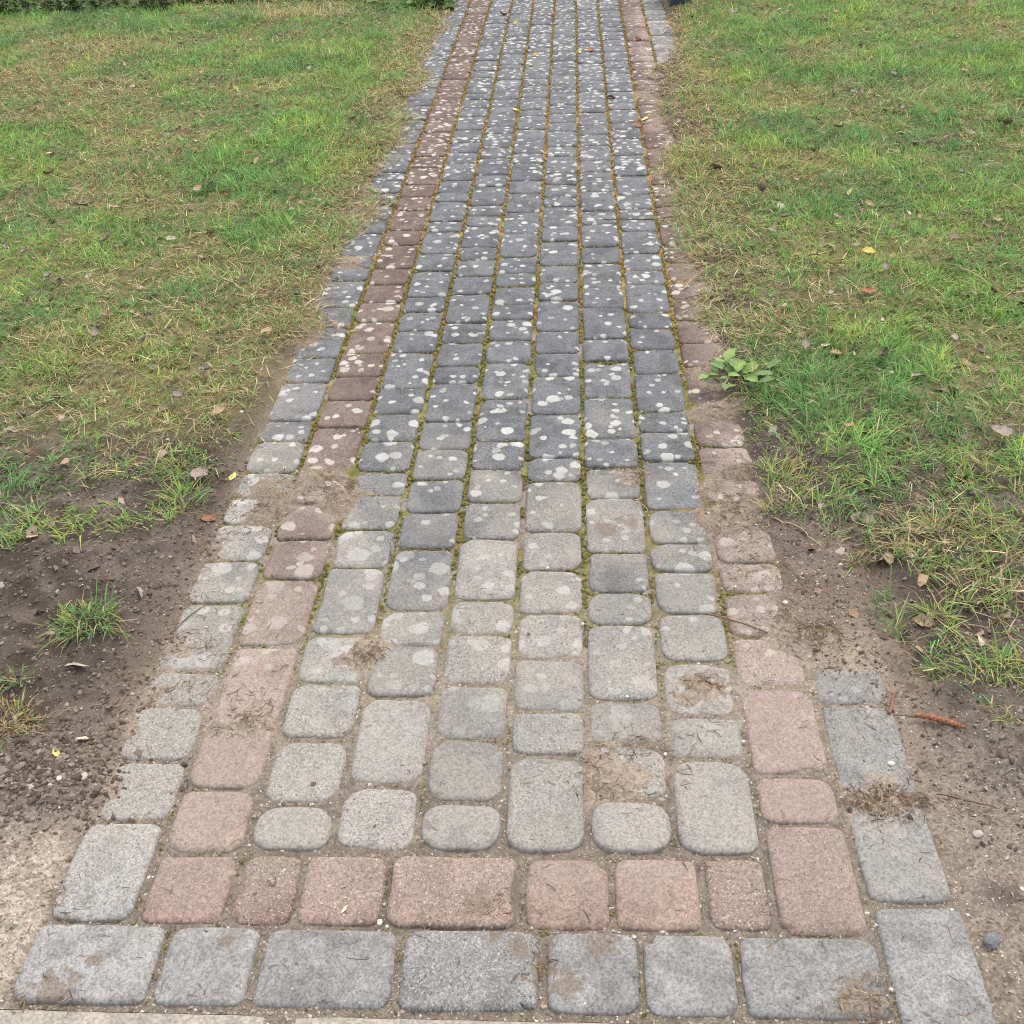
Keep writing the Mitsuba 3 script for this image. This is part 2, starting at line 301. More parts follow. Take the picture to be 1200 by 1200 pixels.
def stone_mesh(s, r, fine):
    x0, x1, y0, y1, red = s
    gap = np.concatenate([r.uniform(0.0036, 0.0064, 2), r.uniform(0.0020, 0.0040, 2)])
    if y0 < 1.5:
        gap = gap + r.uniform(0, 0.0012, 4)
    x0, x1, y0, y1 = x0 + gap[0], x1 - gap[1], y0 + gap[2], y1 - gap[3]
    cx, cy, hx, hy = (x0 + x1) / 2, (y0 + y1) / 2, (x1 - x0) / 2, (y1 - y0) / 2
    per = 5 if fine else 3
    rad = r.uniform(0.014, 0.034, 4) if s[3] < 2.2 else r.uniform(0.012, 0.028, 4)
    if s[2] < 1.1:
        rad = r.uniform(0.012, 0.024, 4)
    if 1.19 < s[2] < 1.36 and abs(cx) < 0.4:
        hy = hy - .0012
        rad = r.uniform(0.024, 0.040, 4)
    rad = np.minimum(rad, 0.8 * min(hx, hy))
    pts = []
    for k, (sx, sy, a0) in enumerate(((1, -1, -90), (1, 1, 0), (-1, 1, 90), (-1, -1, 180))):
        for a in np.radians(a0 + np.linspace(0, 90, per)):
            pts.append((sx * (hx - rad[k]) + rad[k] * math.cos(a), sy * (hy - rad[k]) + rad[k] * math.sin(a)))
        if fine:                       # one or two points along each straight side
            nx, ny = [(1, 1), (-1, 1), (-1, -1), (1, -1)][k]
            q = (hx, 0) if k == 0 else (0, hy) if k == 1 else (-hx, 0) if k == 2 else (0, -hy)
            pts.append(q)
    o = np.array(pts)
    ang = np.arctan2(o[:, 1], o[:, 0])
    order = np.argsort(ang)
    o, ang = o[order], ang[order]
    wob = 1 + r.normal(0, 0.006 if fine else 0.004, len(o)) - 0.012 * np.abs(np.sin(2 * ang)) * r.uniform(0, 1.5)
    o = o * wob[:, None]
    if fine and r.uniform() < .28:      # a broken corner or nick
        for q, dq in zip(range(-1, 2), (.95, r.uniform(.86, .92), .96)):
            o[(int(r.integers(0, 3)) * 0 + int(ang.size * .37 + tilt_seed(s)) + q) % len(o)] *= dq
    # worn arrises: some corners chipped lower
    n = len(o)
    tilt = r.normal(0, 0.007, 2)
    zc = r.normal(0, 0.0013)
    low = r.uniform(0.0026, 0.0046)
    chip = np.clip(r.normal(0, 0.0011, n), -0.001, 0.003)
    rings = [(1.0, -0.034), (1.0, -0.0085 - 0), (0.985, -low - 0.0016), (0.945, -low * 0.45), (0.86, -0.0004)] if fine else [(1.0, -0.030), (1.0, -0.007), (0.96, -low), (0.87, -0.0003)]
    v = []
    for sc, z in rings:
        inset = (1 - sc) * 0.07 * 1.25
        d = np.hypot(o[:, 0], o[:, 1])
        q = o * (1 - inset / d * 1.15)[:, None]
        zz = z - (chip if -0.02 < z < -0.001 else 0) + np.zeros(n)
        v.append(np.column_stack([q, zz]))
    if fine:
        q = o * 0.45
        v.append(np.column_stack([q, r.normal(0.0004, 0.0005, n)]))
    v.append(np.array([[0, 0, r.normal(0.0005, 0.0004)]]))
    v = np.vstack(v)
    k = len(rings) + (1 if fine else 0)
    f = []
    for a in range(k - 1):
        for b in range(n):
            c = (b + 1) % n
            f += [(a * n + b, a * n + c, (a + 1) * n + c), (a * n + b, (a + 1) * n + c, (a + 1) * n + b)]
    f += [((k - 1) * n + b, (k - 1) * n + (b + 1) % n, k * n) for b in range(n)]
    v[:, 2] += zc + v[:, 0] * tilt[0] + v[:, 1] * tilt[1]
    v[:, 0] += cx; v[:, 1] += cy
    return v, np.array(f)

def visible_rank(s):
    x, y = (s[0] + s[1]) / 2, (s[2] + s[3]) / 2
    hidden = (x > 0.56 and 1.80 < y < 6.5)
    outside = y < 0.9 or y > 8.5
    return (hidden or outside, np.hypot(y, 1.49) ** 3 / ((s[1] - s[0]) * (s[3] - s[2])))
stones.sort(key=visible_rank)
far_g, far_r = [], []
for idx, s in enumerate(stones):
    r = np.random.default_rng(1000 + idx)
    near = s[2] < 3.3
    v, f = stone_mesh(s, r, near)
    tone = float(np.clip(r.normal(0.5, 0.26), 0, 1))
    if s[4] and r.uniform() < 0.15:
        tone = min(1.0, tone + 0.45)
    uv = np.tile([[tone, float(r.uniform())]], (len(v), 1))
    if idx < 300:
        obj('paving_stone', (v, f), 'mat_red' if s[4] else 'mat_grey', 'path', smooth=True, uv=uv)
    else:
        (far_r if s[4] else far_g).append((v, f, uv))
for lst, m, nm in ((far_g, 'mat_grey', 'grey_paving_stones'), (far_r, 'mat_red', 'red_paving_stones')):
    v, f = cat_mesh([(a, b) for a, b, _ in lst])
    obj(nm, (v, f), m, 'path', kind='stuff', smooth=True, uv=np.vstack([u for _, _, u in lst]))

def kerb_block(x0, x1, y0, y1, z):
    sec = [(y0, z - .12), (y1, z - .12), (y1, z - .006), (y1 - .005, z - .001), (y1 - .014, z), (y0, z)]
    n = 24
    X = np.linspace(x0, x1, n)
    v = np.array([[x, a, b - (0.004 if (k in (0, n - 1) and b > z - .05) else 0)] for k, x in enumerate(X) for a, b in sec])
    v += (meshkit.noise(v * 60) - 0.5)[:, None] * [0, 0.003, 0.0012]
    m = len(sec)
    f = [(k * m + a, (k + 1) * m + a, (k + 1) * m + (a + 1) % m, k * m + (a + 1) % m) for k in range(n - 1) for a in range(m)]
    f += [(0, 1, 2, 3), (0, 3, 4, 5)] + [tuple(reversed([(n - 1) * m + q for q in t])) for t in ((0, 1, 2, 3), (0, 3, 4, 5))]
    return v, np.array(f)[:, ::-1]
for a, b in ((-1.33, -0.322), (-0.306 + .03, 0.70), (0.712, 1.72)):
    obj('kerb_stone', kerb_block(a, b, 0.80, 0.9135, -0.003), 'mat_kerb', 'path', smooth=40)

# ------------------------------------------------------------------ grass
def view_x(y):
    """how far the view reaches to the left and right at distance y"""
    return -0.30 - 0.465 * (y - 0.0) - 0.02, 0.36 + 0.335 * y

def sample_points(n, y0, y1, margin, r, keep):
    y = r.uniform(y0, y1, n)
    lo, hi = view_x(y)
    x = lo - margin + r.uniform(0, 1, n) * (hi - lo + 2 * margin)
    k = r.uniform(0, 1, n) < keep(x, y)
    return x[k], y[k]

def blades(x, y, z, L, w, th0, curl, az, twist, c0, c1, short=False):
    """grass blades as bent tapering strips of 5 triangles each, or of 3 (short)"""
    n = len(x)
    LV = np.array([0.0, 0.5, 1.0]) if short else np.array([0.0, 0.36, 0.70, 1.0])
    m = len(LV) - 1
    pos = np.stack([x, y, z], -1)
    side = np.stack([-np.sin(az + twist), np.cos(az + twist), 0 * az], -1)
    levels = [pos]
    for k in range(m):
        th = th0 + curl * (LV[k] + LV[k + 1]) / 2
        d = np.stack([np.sin(th) * np.cos(az), np.sin(th) * np.sin(az), np.cos(th)], -1)
        levels.append(levels[-1] + d * ((LV[k + 1] - LV[k]) * L)[:, None])
    vs, cs = [], []
    for k, ww in enumerate((0.8, 0.95) if short else (0.75, 1.0, 0.7)):
        off = side * (w * ww / 2)[:, None]
        vs += [levels[k] - off, levels[k] + off]
        c = c0 + (c1 - c0) * LV[k]
        cs += [c, c]
    vs.append(levels[m]); cs.append(c1)
    v = np.stack(vs, 1).reshape(-1, 3)
    c = np.stack(cs, 1).reshape(-1, 3)
    f = np.array([[0, 1, 3], [0, 3, 2], [2, 3, 4]] if short else [[0, 1, 3], [0, 3, 2], [2, 3, 5], [2, 5, 4], [4, 5, 6]])
    return v, (np.arange(n)[:, None, None] * (2 * m + 1) + f[None]).reshape(-1, 3), c

GREEN = np.array([[0.155, 0.325, 0.118], [0.230, 0.410, 0.148], [0.320, 0.445, 0.135], [0.520, 0.520, 0.155], [0.145, 0.250, 0.145]])
STRAW = np.array([[0.62, 0.53, 0.31], [0.54, 0.45, 0.26], [0.38, 0.285, 0.18], [0.68, 0.60, 0.39]])

def dryness(x, y):
    """share of dead grass: patches, and the verge along the path"""
    out = np.minimum(np.abs(x - edge_left(y)), np.abs(x - edge_right(y)))
    verge = ss(0.34, 0.03, out + (nz(x, y, 7, 44) - .5) * .2) * ss(2.6, 3.4, y)
    d = 0.65 * ss(0.50, 0.68, nz(x, y, 1.9, 41, 4)) + 0.85 * verge
    d = d + 0.40 * ss(0.50, 0.62, nz(x, y, 9, 42, 3)) - 0.12 + 0.3 * np.exp(-(((x + 2.6) / .8) ** 2 + ((y - 6.3) / .9) ** 2))
    return np.clip(d + 0.12, 0.05, 0.93)

def grow(x, y, r, scale=1.0, dry_bias=0.0, lush=None, short=False):
    n = len(x)
    z = ground_z(x, y) - 0.004
    dry = dryness(x, y) + dry_bias
    is_dry = r.uniform(0, 1, n) < dry * 0.70
    lushness = nz(x, y, 2.2, 51, 3) if lush is None else np.full(n, lush)
    far = ss(2.5, 7.0, y)
    L = r.gamma(5, 1 / 5, n) * (0.0235 + 0.017 * ss(.40, .62, lushness)) * (0.7 + 0.6 * ss(.3, .7, meshkit.noise(np.stack([x * 17, y * 17, x * 0 + 2.5], -1), 77))) * scale * (1 + 0.45 * far)
    L = np.clip(L, 0.008, 0.085) * np.where(is_dry, 1.05, 1)
    w = r.uniform(0.0016, 0.0036, n) * (1 + 0.35 * far)
    th0 = np.abs(r.normal(0.72, 0.38, n)) + is_dry * r.uniform(0.1, 0.9, n)
    curl = r.uniform(0.2, 1.7, n)
    th0, curl = np.minimum(th0, 1.45), np.where(th0 + curl > 2.2, 2.2 - th0, curl)
    swirl = (nz(x, y, 3.0, 61, 2) - 0.5) * 14
    az = np.where(r.uniform(0, 1, n) < 0.55, swirl + r.normal(0, 0.8, n), r.uniform(0, 2 * np.pi, n))
    hue = np.clip(nz(x, y, 4, 71, 3) * 1.1 - 0.05 + r.normal(0, 0.20, n), 0, 0.999)
    gi = np.take(np.array([4, 4, 0, 0, 1, 1, 1, 2, 2, 3]), (hue * 10).astype(int))
    clump = meshkit.noise(np.stack([x * 17, y * 17, x * 0 + 2.5], -1), 77)[:, None]
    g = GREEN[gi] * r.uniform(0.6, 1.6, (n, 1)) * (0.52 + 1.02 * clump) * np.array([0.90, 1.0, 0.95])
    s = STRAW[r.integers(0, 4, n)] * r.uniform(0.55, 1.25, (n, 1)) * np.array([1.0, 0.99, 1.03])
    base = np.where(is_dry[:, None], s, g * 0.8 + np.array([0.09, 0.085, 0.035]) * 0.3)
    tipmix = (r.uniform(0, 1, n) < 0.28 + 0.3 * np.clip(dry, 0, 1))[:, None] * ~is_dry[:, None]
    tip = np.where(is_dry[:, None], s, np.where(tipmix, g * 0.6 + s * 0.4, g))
    return blades(x, y, z, L, w, th0, curl, az, r.normal(0, 0.5, n), base, tip, short)

parts = []
for y0, y1, dens in ((1.35, 2.6, 30000), (2.6, 4.2, 35000), (4.2, 6.4, 22000), (6.4, 8.4, 15000), (8.4, 10.4, 2500)):
    r = np.random.default_rng(int(y0 * 100))
    ym = (y0 + y1) / 2
    lo, hi = view_x(ym)
    n = int(dens * (y1 - y0) * (hi - lo + 0.9))
    x, y = sample_points(n, y0, y1, 0.45, r, lambda x, y: turf(x, y) * np.where((x < view_x(y)[0] - .04) | (x > view_x(y)[1] + .04), .45, 1))
    # tufted growth: pull the blades towards clump centres
    cxy = np.stack([x, y], -1)
    cell = 0.046
    jit = meshkit.noise(np.stack([np.floor(x / cell) * 7.13, np.floor(y / cell) * 3.77, x * 0], -1), 5)
    jit2 = meshkit.noise(np.stack([np.floor(x / cell) * 5.31, np.floor(y / cell) * 9.17, x * 0], -1), 6)
    tx, ty = (np.floor(x / cell) + 0.2 + 0.6 * jit) * cell, (np.floor(y / cell) + 0.2 + 0.6 * jit2) * cell
    k = r.uniform(0, 0.85, len(x))
    x, y = x + (tx - x) * k, y + (ty - y) * k
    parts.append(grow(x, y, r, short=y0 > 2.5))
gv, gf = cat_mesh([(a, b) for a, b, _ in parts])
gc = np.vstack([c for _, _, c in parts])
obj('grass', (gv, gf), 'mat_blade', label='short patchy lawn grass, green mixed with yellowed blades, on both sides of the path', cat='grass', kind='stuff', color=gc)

# dead grass lying flat, thickest along the path's verge
parts = []
for y0, y1, dens in ((1.4, 3.0, 3000), (3.0, 5.5, 4600), (5.5, 8.4, 3800)):
    r = np.random.default_rng(int(y0 * 77))
    lo, hi = view_x((y0 + y1) / 2)
    n = int(dens * (y1 - y0) * (hi - lo + 0.8))
    def keep(x, y):
        out = np.maximum(edge_left(y) - x, x - edge_right(y))
        out = out + (nz(x, y, 11, 98) - .5) * .08
        verge = ss(-0.05, 0.02, out) * ss(0.30, 0.06, out) * ss(2.3, 3.2, y)
        return np.clip(turf(x, y) * (0.12 + 0.75 * dryness(x, y)) + verge * 1.0, 0, 1) * (out > -0.06)
    x, y = sample_points(n, y0, y1, 0.4, r, keep)
    n = len(x)
    far = ss(2.5, 7, y)
    s = STRAW[r.integers(0, 4, n)] * r.uniform(0.40, 1.0, (n, 1))
    brown = r.uniform(0, 1, (n, 1)) < 0.35
    s = np.where(brown, s * [0.6, 0.5, 0.5], s)
    parts.append(blades(x, y, z_at(x, y) + r.uniform(0.001, 0.016, n), r.uniform(0.02, 0.07, n), r.uniform(0.0014, 0.0032, n) * (1 + .4 * far), r.uniform(1.15, 1.6, n), r.uniform(-0.3, 0.6, n),
                        r.uniform(0, 2 * np.pi, n), r.normal(0, .8, n), s, s, True))
dv, df = cat_mesh([(a, b) for a, b, _ in parts])
obj('dry_grass', (dv, df), 'mat_dry', label='straw coloured dead grass lying flat in the lawn and along the path edge', cat='dry grass', kind='stuff', color=np.vstack([c for _, _, c in parts]))

# ------------------------------------------------------------------ litter, grit, clods, moss
def strips(x, y, z, L, w, az, arch, col, r):
    """small curved needle-like scraps, 3-sided and closed at their ends"""
    n = len(x)
    t = np.array([-0.5, 0.0, 0.5])
    bend = r.normal(0, 0.5, n)
    vs = []
    tilt = r.normal(0, 0.12, n)
    for k in range(3):
        a = az + bend * t[k]
        c = np.stack([x + np.cos(a) * L * t[k], y + np.sin(a) * L * t[k], z + arch * L * (0.25 - t[k] ** 2) + tilt * L * (t[k] + .5)], -1)
        s = np.stack([-np.sin(a), np.cos(a), 0 * a], -1) * (w * (0.5 if k == 1 else 0.28))[:, None]
        vs += [c - s, c + s, c + np.array([0, 0, 1.0]) * (w * 0.55)[:, None]]
    v = np.stack(vs, 1).reshape(-1, 3)
    f = []
    for k in range(2):
        for a in range(3):
            b = (a + 1) % 3
            f += [(k * 3 + a, k * 3 + b, k * 3 + 3 + b), (k * 3 + a, k * 3 + 3 + b, k * 3 + 3 + a)]
    f += [(0, 2, 1), (6, 7, 8)]
    f = np.array(f)
    return v, (np.arange(n)[:, None, None] * 9 + f[None]).reshape(-1, 3), np.repeat(col, 9, 0)

r = np.random.default_rng(5)
X, Y, near_w = [], [], []
def scatter(n, x, y, rx, ry):
    X.append(r.normal(x, rx, n)); Y.append(r.normal(y, ry, n))
for mx, my, mr, mh in MOUNDS:
    scatter(int(26000 * mr * mr), mx, my, mr * .75, mr * .6)
for cx_, cy_, rx, ry, n in ((-0.62, 2.2, .09, .12, 260), (-0.46, 2.26, .05, .03, 260), (-0.52, 1.50, .05, .04, 200), (-0.285, 1.668, .02, .02, 160), (0.36, 1.56, .025, .04, 220), (0.56, 1.74, .045, .03, 420), (0.63, 1.31, .05, .02, 240),
                            (-0.65, 0.935, .022, .014, 200), (0.515, 0.95, .022, .02, 130), (0.05, 1.01, .04, .03, 120), (-0.01, 1.10, .025, .015, 60), (-0.68, 1.07, .02, .03, 120), (-0.92, 1.45, .07, .06, 700),
                            (-0.60, 1.62, .07, .12, 380), (0.20, 1.40, .08, .06, 360), (0.5, 2.2, .06, .15, 500), (0.52, 2.75, .05, .2, 420), (0.22, 2.32, .05, .03, 120), (0.6, 1.9, .1, .12, 500), (0.78, 1.75, .14, .25, 700), (-0.85, 1.7, .15, .18, 700), (0.85, 1.35, .12, .2, 380)):
    scatter(n, cx_, cy_, rx, ry)
u = 5200                                                  # a thin scatter over the whole near path, thicker towards its edges
xx, yy = r.uniform(-0.95, 1.05, u), 0.92 + 1.9 * r.uniform(0, 1, u) ** 1.2
k = r.uniform(0, 1, u) < 0.20 + 0.6 * ss(.35, .75, np.abs(xx)) * ss(0.42, .6, nz(xx, yy, 6, 90))
X.append(xx[k]); Y.append(yy[k])
u = 3600
xx, yy = r.uniform(-0.75, 0.65, u), r.uniform(2.6, 7.5, u)
k = r.uniform(0, 1, u) < 0.04 + 0.5 * (np.abs(xx) > 0.5)
X.append(xx[k]); Y.append(yy[k])
x, y = np.concatenate(X), np.concatenate(Y)
ok = (y > 0.9) & (r.uniform(0, 1, len(x)) < 0.12 + 0.88 * ss(.42, .58, nz(x, y, 22, 97, 3))); x, y = x[ok], y[ok]
n = len(x)
LIT = np.array([[0.21, 0.155, 0.115], [0.29, 0.225, 0.165], [0.13, 0.098, 0.076], [0.38, 0.31, 0.23], [0.25, 0.15, 0.095]])
v, f, c = strips(x, y, z_at(x, y) + r.uniform(0, .0025, n), r.gamma(4, .0028, n) + .004, r.uniform(.0008, .0018, n), r.uniform(0, 6.28, n), r.uniform(-.1, .35, n), LIT[r.integers(0, 5, n)] * r.uniform(.7, 1.2, (n, 1)), r)
obj('plant_litter', (v, f), 'mat_dry', label='brown scraps of dead grass and needles scattered over stones and soil', cat='plant litter', kind='stuff', color=c)

OCT_V = np.array([[1, 0, 0], [-1, 0, 0], [0, 1, 0], [0, -1, 0], [0, 0, 1], [0, 0, -1.0]])
OCT_F = np.array([[0, 2, 4], [2, 1, 4], [1, 3, 4], [3, 0, 4], [2, 0, 5], [1, 2, 5], [3, 1, 5], [0, 3, 5]])
ICO = trimesh.creation.icosphere(subdivisions=0)
def lumps(x, y, z, size, col, r, base=None, flat=0.7, rough=0.25):
    bv, bf = base if base is not None else (OCT_V, OCT_F)
    n, m = len(x), len(bv)
    q = r.normal(size=(n, 4)); q /= np.linalg.norm(q, axis=1, keepdims=True)
    w, a, b, c = q.T
    R = np.stack([1 - 2 * (b * b + c * c), 2 * (a * b - c * w), 2 * (a * c + b * w), 2 * (a * b + c * w), 1 - 2 * (a * a + c * c), 2 * (b * c - a * w), 2 * (a * c - b * w), 2 * (b * c + a * w), 1 - 2 * (a * a + b * b)], -1).reshape(n, 3, 3)
    v = bv[None] * (1 + r.normal(0, rough, (n, m, 1))) * r.uniform(.65, 1.2, (n, 1, 3))
    v = np.einsum('nij,nmj->nmi', R, v) * size[:, None, None]
    v[..., 2] *= flat
    v += np.stack([x, y, z], -1)[:, None]
    return v.reshape(-1, 3), (np.arange(n)[:, None, None] * m + np.asarray(bf)[None]).reshape(-1, 3), np.repeat(col, m, 0)

# grit in the joints and on the sand
r = np.random.default_rng(6)
u = 90000
x, y = r.uniform(-1.05, 1.2, u), 0.90 + 2.1 * r.uniform(0, 1, u) ** 1.3
on = (np.abs(x) < 0.7)
z = ground_z(x, y)
low = np.ones(u, bool)
for s in stones:
    if s[2] < 3.3:
        low &= ~((x > s[0] + .008) & (x < s[1] - .008) & (y > s[2] + .008) & (y < s[3] - .008))
k = np.where(on, low | (r.uniform(0, 1, u) < 0.02), r.uniform(0, 1, u) < 0.14 + 0.62 * ss(1.6, 1.2, y))
x, y = x[k], y[k]
GR = np.array([[0.27, 0.235, 0.20], [0.38, 0.34, 0.30], [0.17, 0.14, 0.115], [0.30, 0.235, 0.19], [0.50, 0.48, 0.45], [0.28, 0.24, 0.19], [0.30, 0.26, 0.20]])
n = len(x)
zz = np.where(np.abs(x) < .7, np.maximum(ground_z(x, y), np.where(low[k], -1, -0.0003)), ground_z(x, y))
v, f, c = lumps(x, y, zz + .0003, r.gamma(3, .00048, n) + .0006, GR[r.integers(0, 7, n)] * r.uniform(.7, 1.15, (n, 1)), r)
obj('grit', (v, f), 'mat_moss', label='coarse pale sand and grit in the joints and beside the near end of the path', cat='grit', kind='stuff', color=c)

# earth clods: a heap at the left, crumbs in the mud on both sides
r = np.random.default_rng(7)
x = np.concatenate([r.normal(-0.81, .095, 1500), r.uniform(-1.35, -0.66, 5200), r.uniform(0.57, 1.25, 3600)])
y = np.concatenate([r.normal(1.335, .055, 1500), r.uniform(1.25, 2.4, 5200), r.uniform(1.2, 2.5, 3600)])
n = len(x)
CL = np.array([[0.12, 0.096, 0.082], [0.18, 0.152, 0.13], [0.22, 0.19, 0.166], [0.10, 0.082, 0.070]])
size = np.concatenate([r.gamma(2, .0011, 1500) + .0011, np.minimum(r.gamma(2, .0010, 8800) + .0008, .0052)])
v, f, c = lumps(x, y, ground_z(x, y) + size * .25, size, CL[r.integers(0, 4, n)] * r.uniform(.75, 1.2, (n, 1)), r, base=(np.array(ICO.vertices), np.array(ICO.faces)), flat=.75, rough=.26)
obj('soil_clods', (v, f), 'mat_moss', label='loose earth clods and small stones heaped on the bare soil left of the path', cat='soil clods', kind='stuff', color=c)

# moss cushions in the joints
r = np.random.default_rng(8)
X, Y = [], []
for s in stones:
    if s[3] > 8.4 or (s[0] > 0.5 and s[2] > 1.75):
        continue
    m = int(90 if s[2] < 1.9 else 52 if s[2] < 3.5 else 24)
    X += [r.uniform(s[0], s[1], m // 2), s[1] + r.normal(0, .0028, m)]
    Y += [s[3] + r.normal(0, .0024, m // 2), r.uniform(s[2], s[3], m)]
x, y = np.concatenate(X), np.concatenate(Y)
amt = ss(1.5, 2.3, y) * 0.55 + 0.33 + 0.15 * ss(3, 5, y)
patch = nz(x, y, 14, 95, 2) + 0.22 * ss(2.0, 4.0, y) - 0.09 * ss(1.9, 1.2, y)
k = (r.uniform(0, 1, len(x)) < amt) & (patch > 0.49) & (x < edge_right(y)) & (x > -0.69)
x, y = x[k], y[k]
n = len(x)
och = ss(2.5, 4.0, y + (nz(x, y, 2, 96) - .5) * 3) * r.uniform(.4, 1, n)
col = (1 - och[:, None]) * np.array([0.155, 0.150, 0.045]) + och[:, None] * np.array([0.255, 0.165, 0.060])
col = col * r.uniform(.6, 1.35, (n, 1))
v, f, c = lumps(x, y, np.full(n, -.0075) + r.uniform(0, .0030, n), r.uniform(.0018, .0046, n) * (0.55 + 0.45 * ss(1.4, 2.2, y)), col, r, base=(np.array(ICO.vertices), np.array(ICO.faces)), flat=.75, rough=.2)
obj('moss', (v, f), 'mat_moss', label='green and ochre moss growing in the joints between the paving stones', cat='moss', kind='stuff', color=c)

# broken leaf fragments caught in the turf
r = np.random.default_rng(15)
fx, fy = [], []
for y0, y1, dens in ((1.5, 3.2, 260), (3.2, 5.5, 200), (5.5, 8.3, 120)):
    lo, hi = view_x((y0 + y1) / 2)
    x, y = sample_points(int(dens * (y1 - y0) * (hi - lo + .8)), y0, y1, .4, r, lambda x, y: np.where((x < edge_left(y) - .02) | (x > edge_right(y) + .03), .25 + .75 * ss(.42, .6, nz(x, y, 4, 88)), 0) * np.where(x > 0, 1.0, .6))
    fx.append(x); fy.append(y)
x, y = np.concatenate(fx), np.concatenate(fy)
n = len(x)
FB = np.array([[-.5, -.25, .1], [0, -.42, -.02], [.5, -.12, .14], [-.42, .3, .12], [.06, .4, -.03], [.46, .25, .05], [0, 0, .02]])
FF = np.array([[0, 1, 6], [1, 2, 6], [2, 5, 6], [5, 4, 6], [4, 3, 6], [3, 0, 6]])
FC = np.array([[0.30, 0.25, 0.225], [0.42, 0.37, 0.34], [0.17, 0.13, 0.11], [0.36, 0.27, 0.19], [0.24, 0.19, 0.165]])
sz = r.gamma(4, .0042, n) + .006
v, f, c = lumps(x, y, ground_z(x, y) + r.uniform(.003, .020, n) * (.3 + .7 * turf(x, y)), sz, FC[r.integers(0, 5, n)] * r.uniform(.7, 1.15, (n, 1)), r, base=(FB, FF), flat=.6, rough=.22)
obj('leaf_litter', (v, f), 'mat_dry', label='small brown fragments of dead leaves caught in the lawn and on the soil', cat='leaf litter', kind='stuff', color=c)

# ------------------------------------------------------------------ single tufts
def tuft(x, y, rad, n, scale, label, dry=0.0, seed=0, lush=0.6, group=None):
    r = np.random.default_rng(seed)
    a, q = r.uniform(0, 2 * np.pi, n), rad * np.sqrt(r.uniform(0, 1, n))
    px, py = x + np.cos(a) * q * 1.15, y + np.sin(a) * q * 0.85
    z = ground_z(px, py) - .003
    L = r.gamma(7, 1 / 7, n) * 0.055 * scale
    is_dry = r.uniform(0, 1, n) < 0.10 + dry
    th0 = np.clip(0.35 + q / rad * 0.45 + r.normal(0, .38, n), 0, 1.5)
    curl = np.minimum(r.uniform(.3, 1.5, n), 2.1 - th0)
    lop = r.uniform(0, 6.28)
    az = np.where(r.uniform(0, 1, n) < .35, lop + r.normal(0, .7, n), a + r.normal(0, .9, n))
    L = L * (1 + .35 * np.cos(a - lop)) * np.where(r.uniform(0, 1, n) < .25, .5, 1)
    g = GREEN[r.choice([0, 1, 1, 2, 3, 4], n)] * r.uniform(.85, 1.35, (n, 1))
    s = STRAW[r.integers(0, 4, n)] * r.uniform(.6, 1.1, (n, 1))
    c0 = np.where(is_dry[:, None], s, g * .8 + .02)
    c1 = np.where(is_dry[:, None], s, g)
    v, f, c = blades(px, py, z, L, r.uniform(.002, .0036, n), th0, curl, az, r.normal(0, .5, n), c0, c1)
    obj('grass_tuft', (v, f), 'mat_blade', label=label, cat='grass tuft', group=group, color=c)
TUFTS = [(-0.888, 1.752, .060, 330, .88, 'large green grass tuft standing alone on the bare mud left of the path', 0),
         (-0.945, 1.575, .030, 60, .62, 'thin grass tuft above the brown dead tuft at the left edge', .1),
         (-0.925, 1.475, .055, 260, .75, 'brown withered grass tuft beside the heap of clods', .75),
         (-0.80, 2.19, .050, 190, .70, 'grass tuft on mud just below the yellow leaf left of the path', .1),
         (-0.84, 2.345, .060, 250, .62, 'grass tuft at the ragged lawn corner just above the yellow leaf', .05),
         (-0.567, 3.246, .020, 46, .55, 'tiny green tuft in the joint between grey edge row and left red band', 0),
         (0.435, 4.578, .022, 50, .6, 'green tuft on the right red band, nearer one of two', 0),
         (0.45, 4.80, .016, 34, .55, 'smaller tuft at the right red band, farther one of two', 0),
         (0.425, 4.02, .015, 30, .5, 'small tuft in the right joint just below the thin dark twig', 0),
         (0.82, 1.965, .032, 90, .85, 'small bushy tuft on the bare soil below the straight straw twig', .1),
         (0.72, 1.95, .018, 26, .7, 'little tuft of few blades on soil near the right red stones', .1),
         (0.735, 1.735, .022, 40, .75, 'low tuft on soil above the dark curled cone', .1),
         (0.835, 1.78, .035, 110, .7, 'grass tuft amid bare soil at the middle of the right worn belt', .1),
         (0.80, 1.62, .022, 40, .7, 'sprig of grass on bare soil up and right of the cone', .1),
         (0.90, 1.60, .045, 150, .75, 'dense grass tuft near the right frame edge above the bare sand', .05),
         (0.87, 1.50, .022, 40, .7, 'small green sprig right of the cone tip', .2),
         (0.60, 2.32, .038, 110, .8, 'tuft on dusty soil beside the half buried red stones', .2),
         (0.585, 2.16, .035, 80, .7, 'sparse tuft at the edge of the soil covering the red band', .3),
         (0.70, 2.10, .020, 36, .7, 'little tuft right beside the straight straw twig', .1)]
for k, (x, y, rad, n, sc, lab, dry) in enumerate(TUFTS):
    tuft(x, y, rad, n, sc, lab, dry, 300 + k)

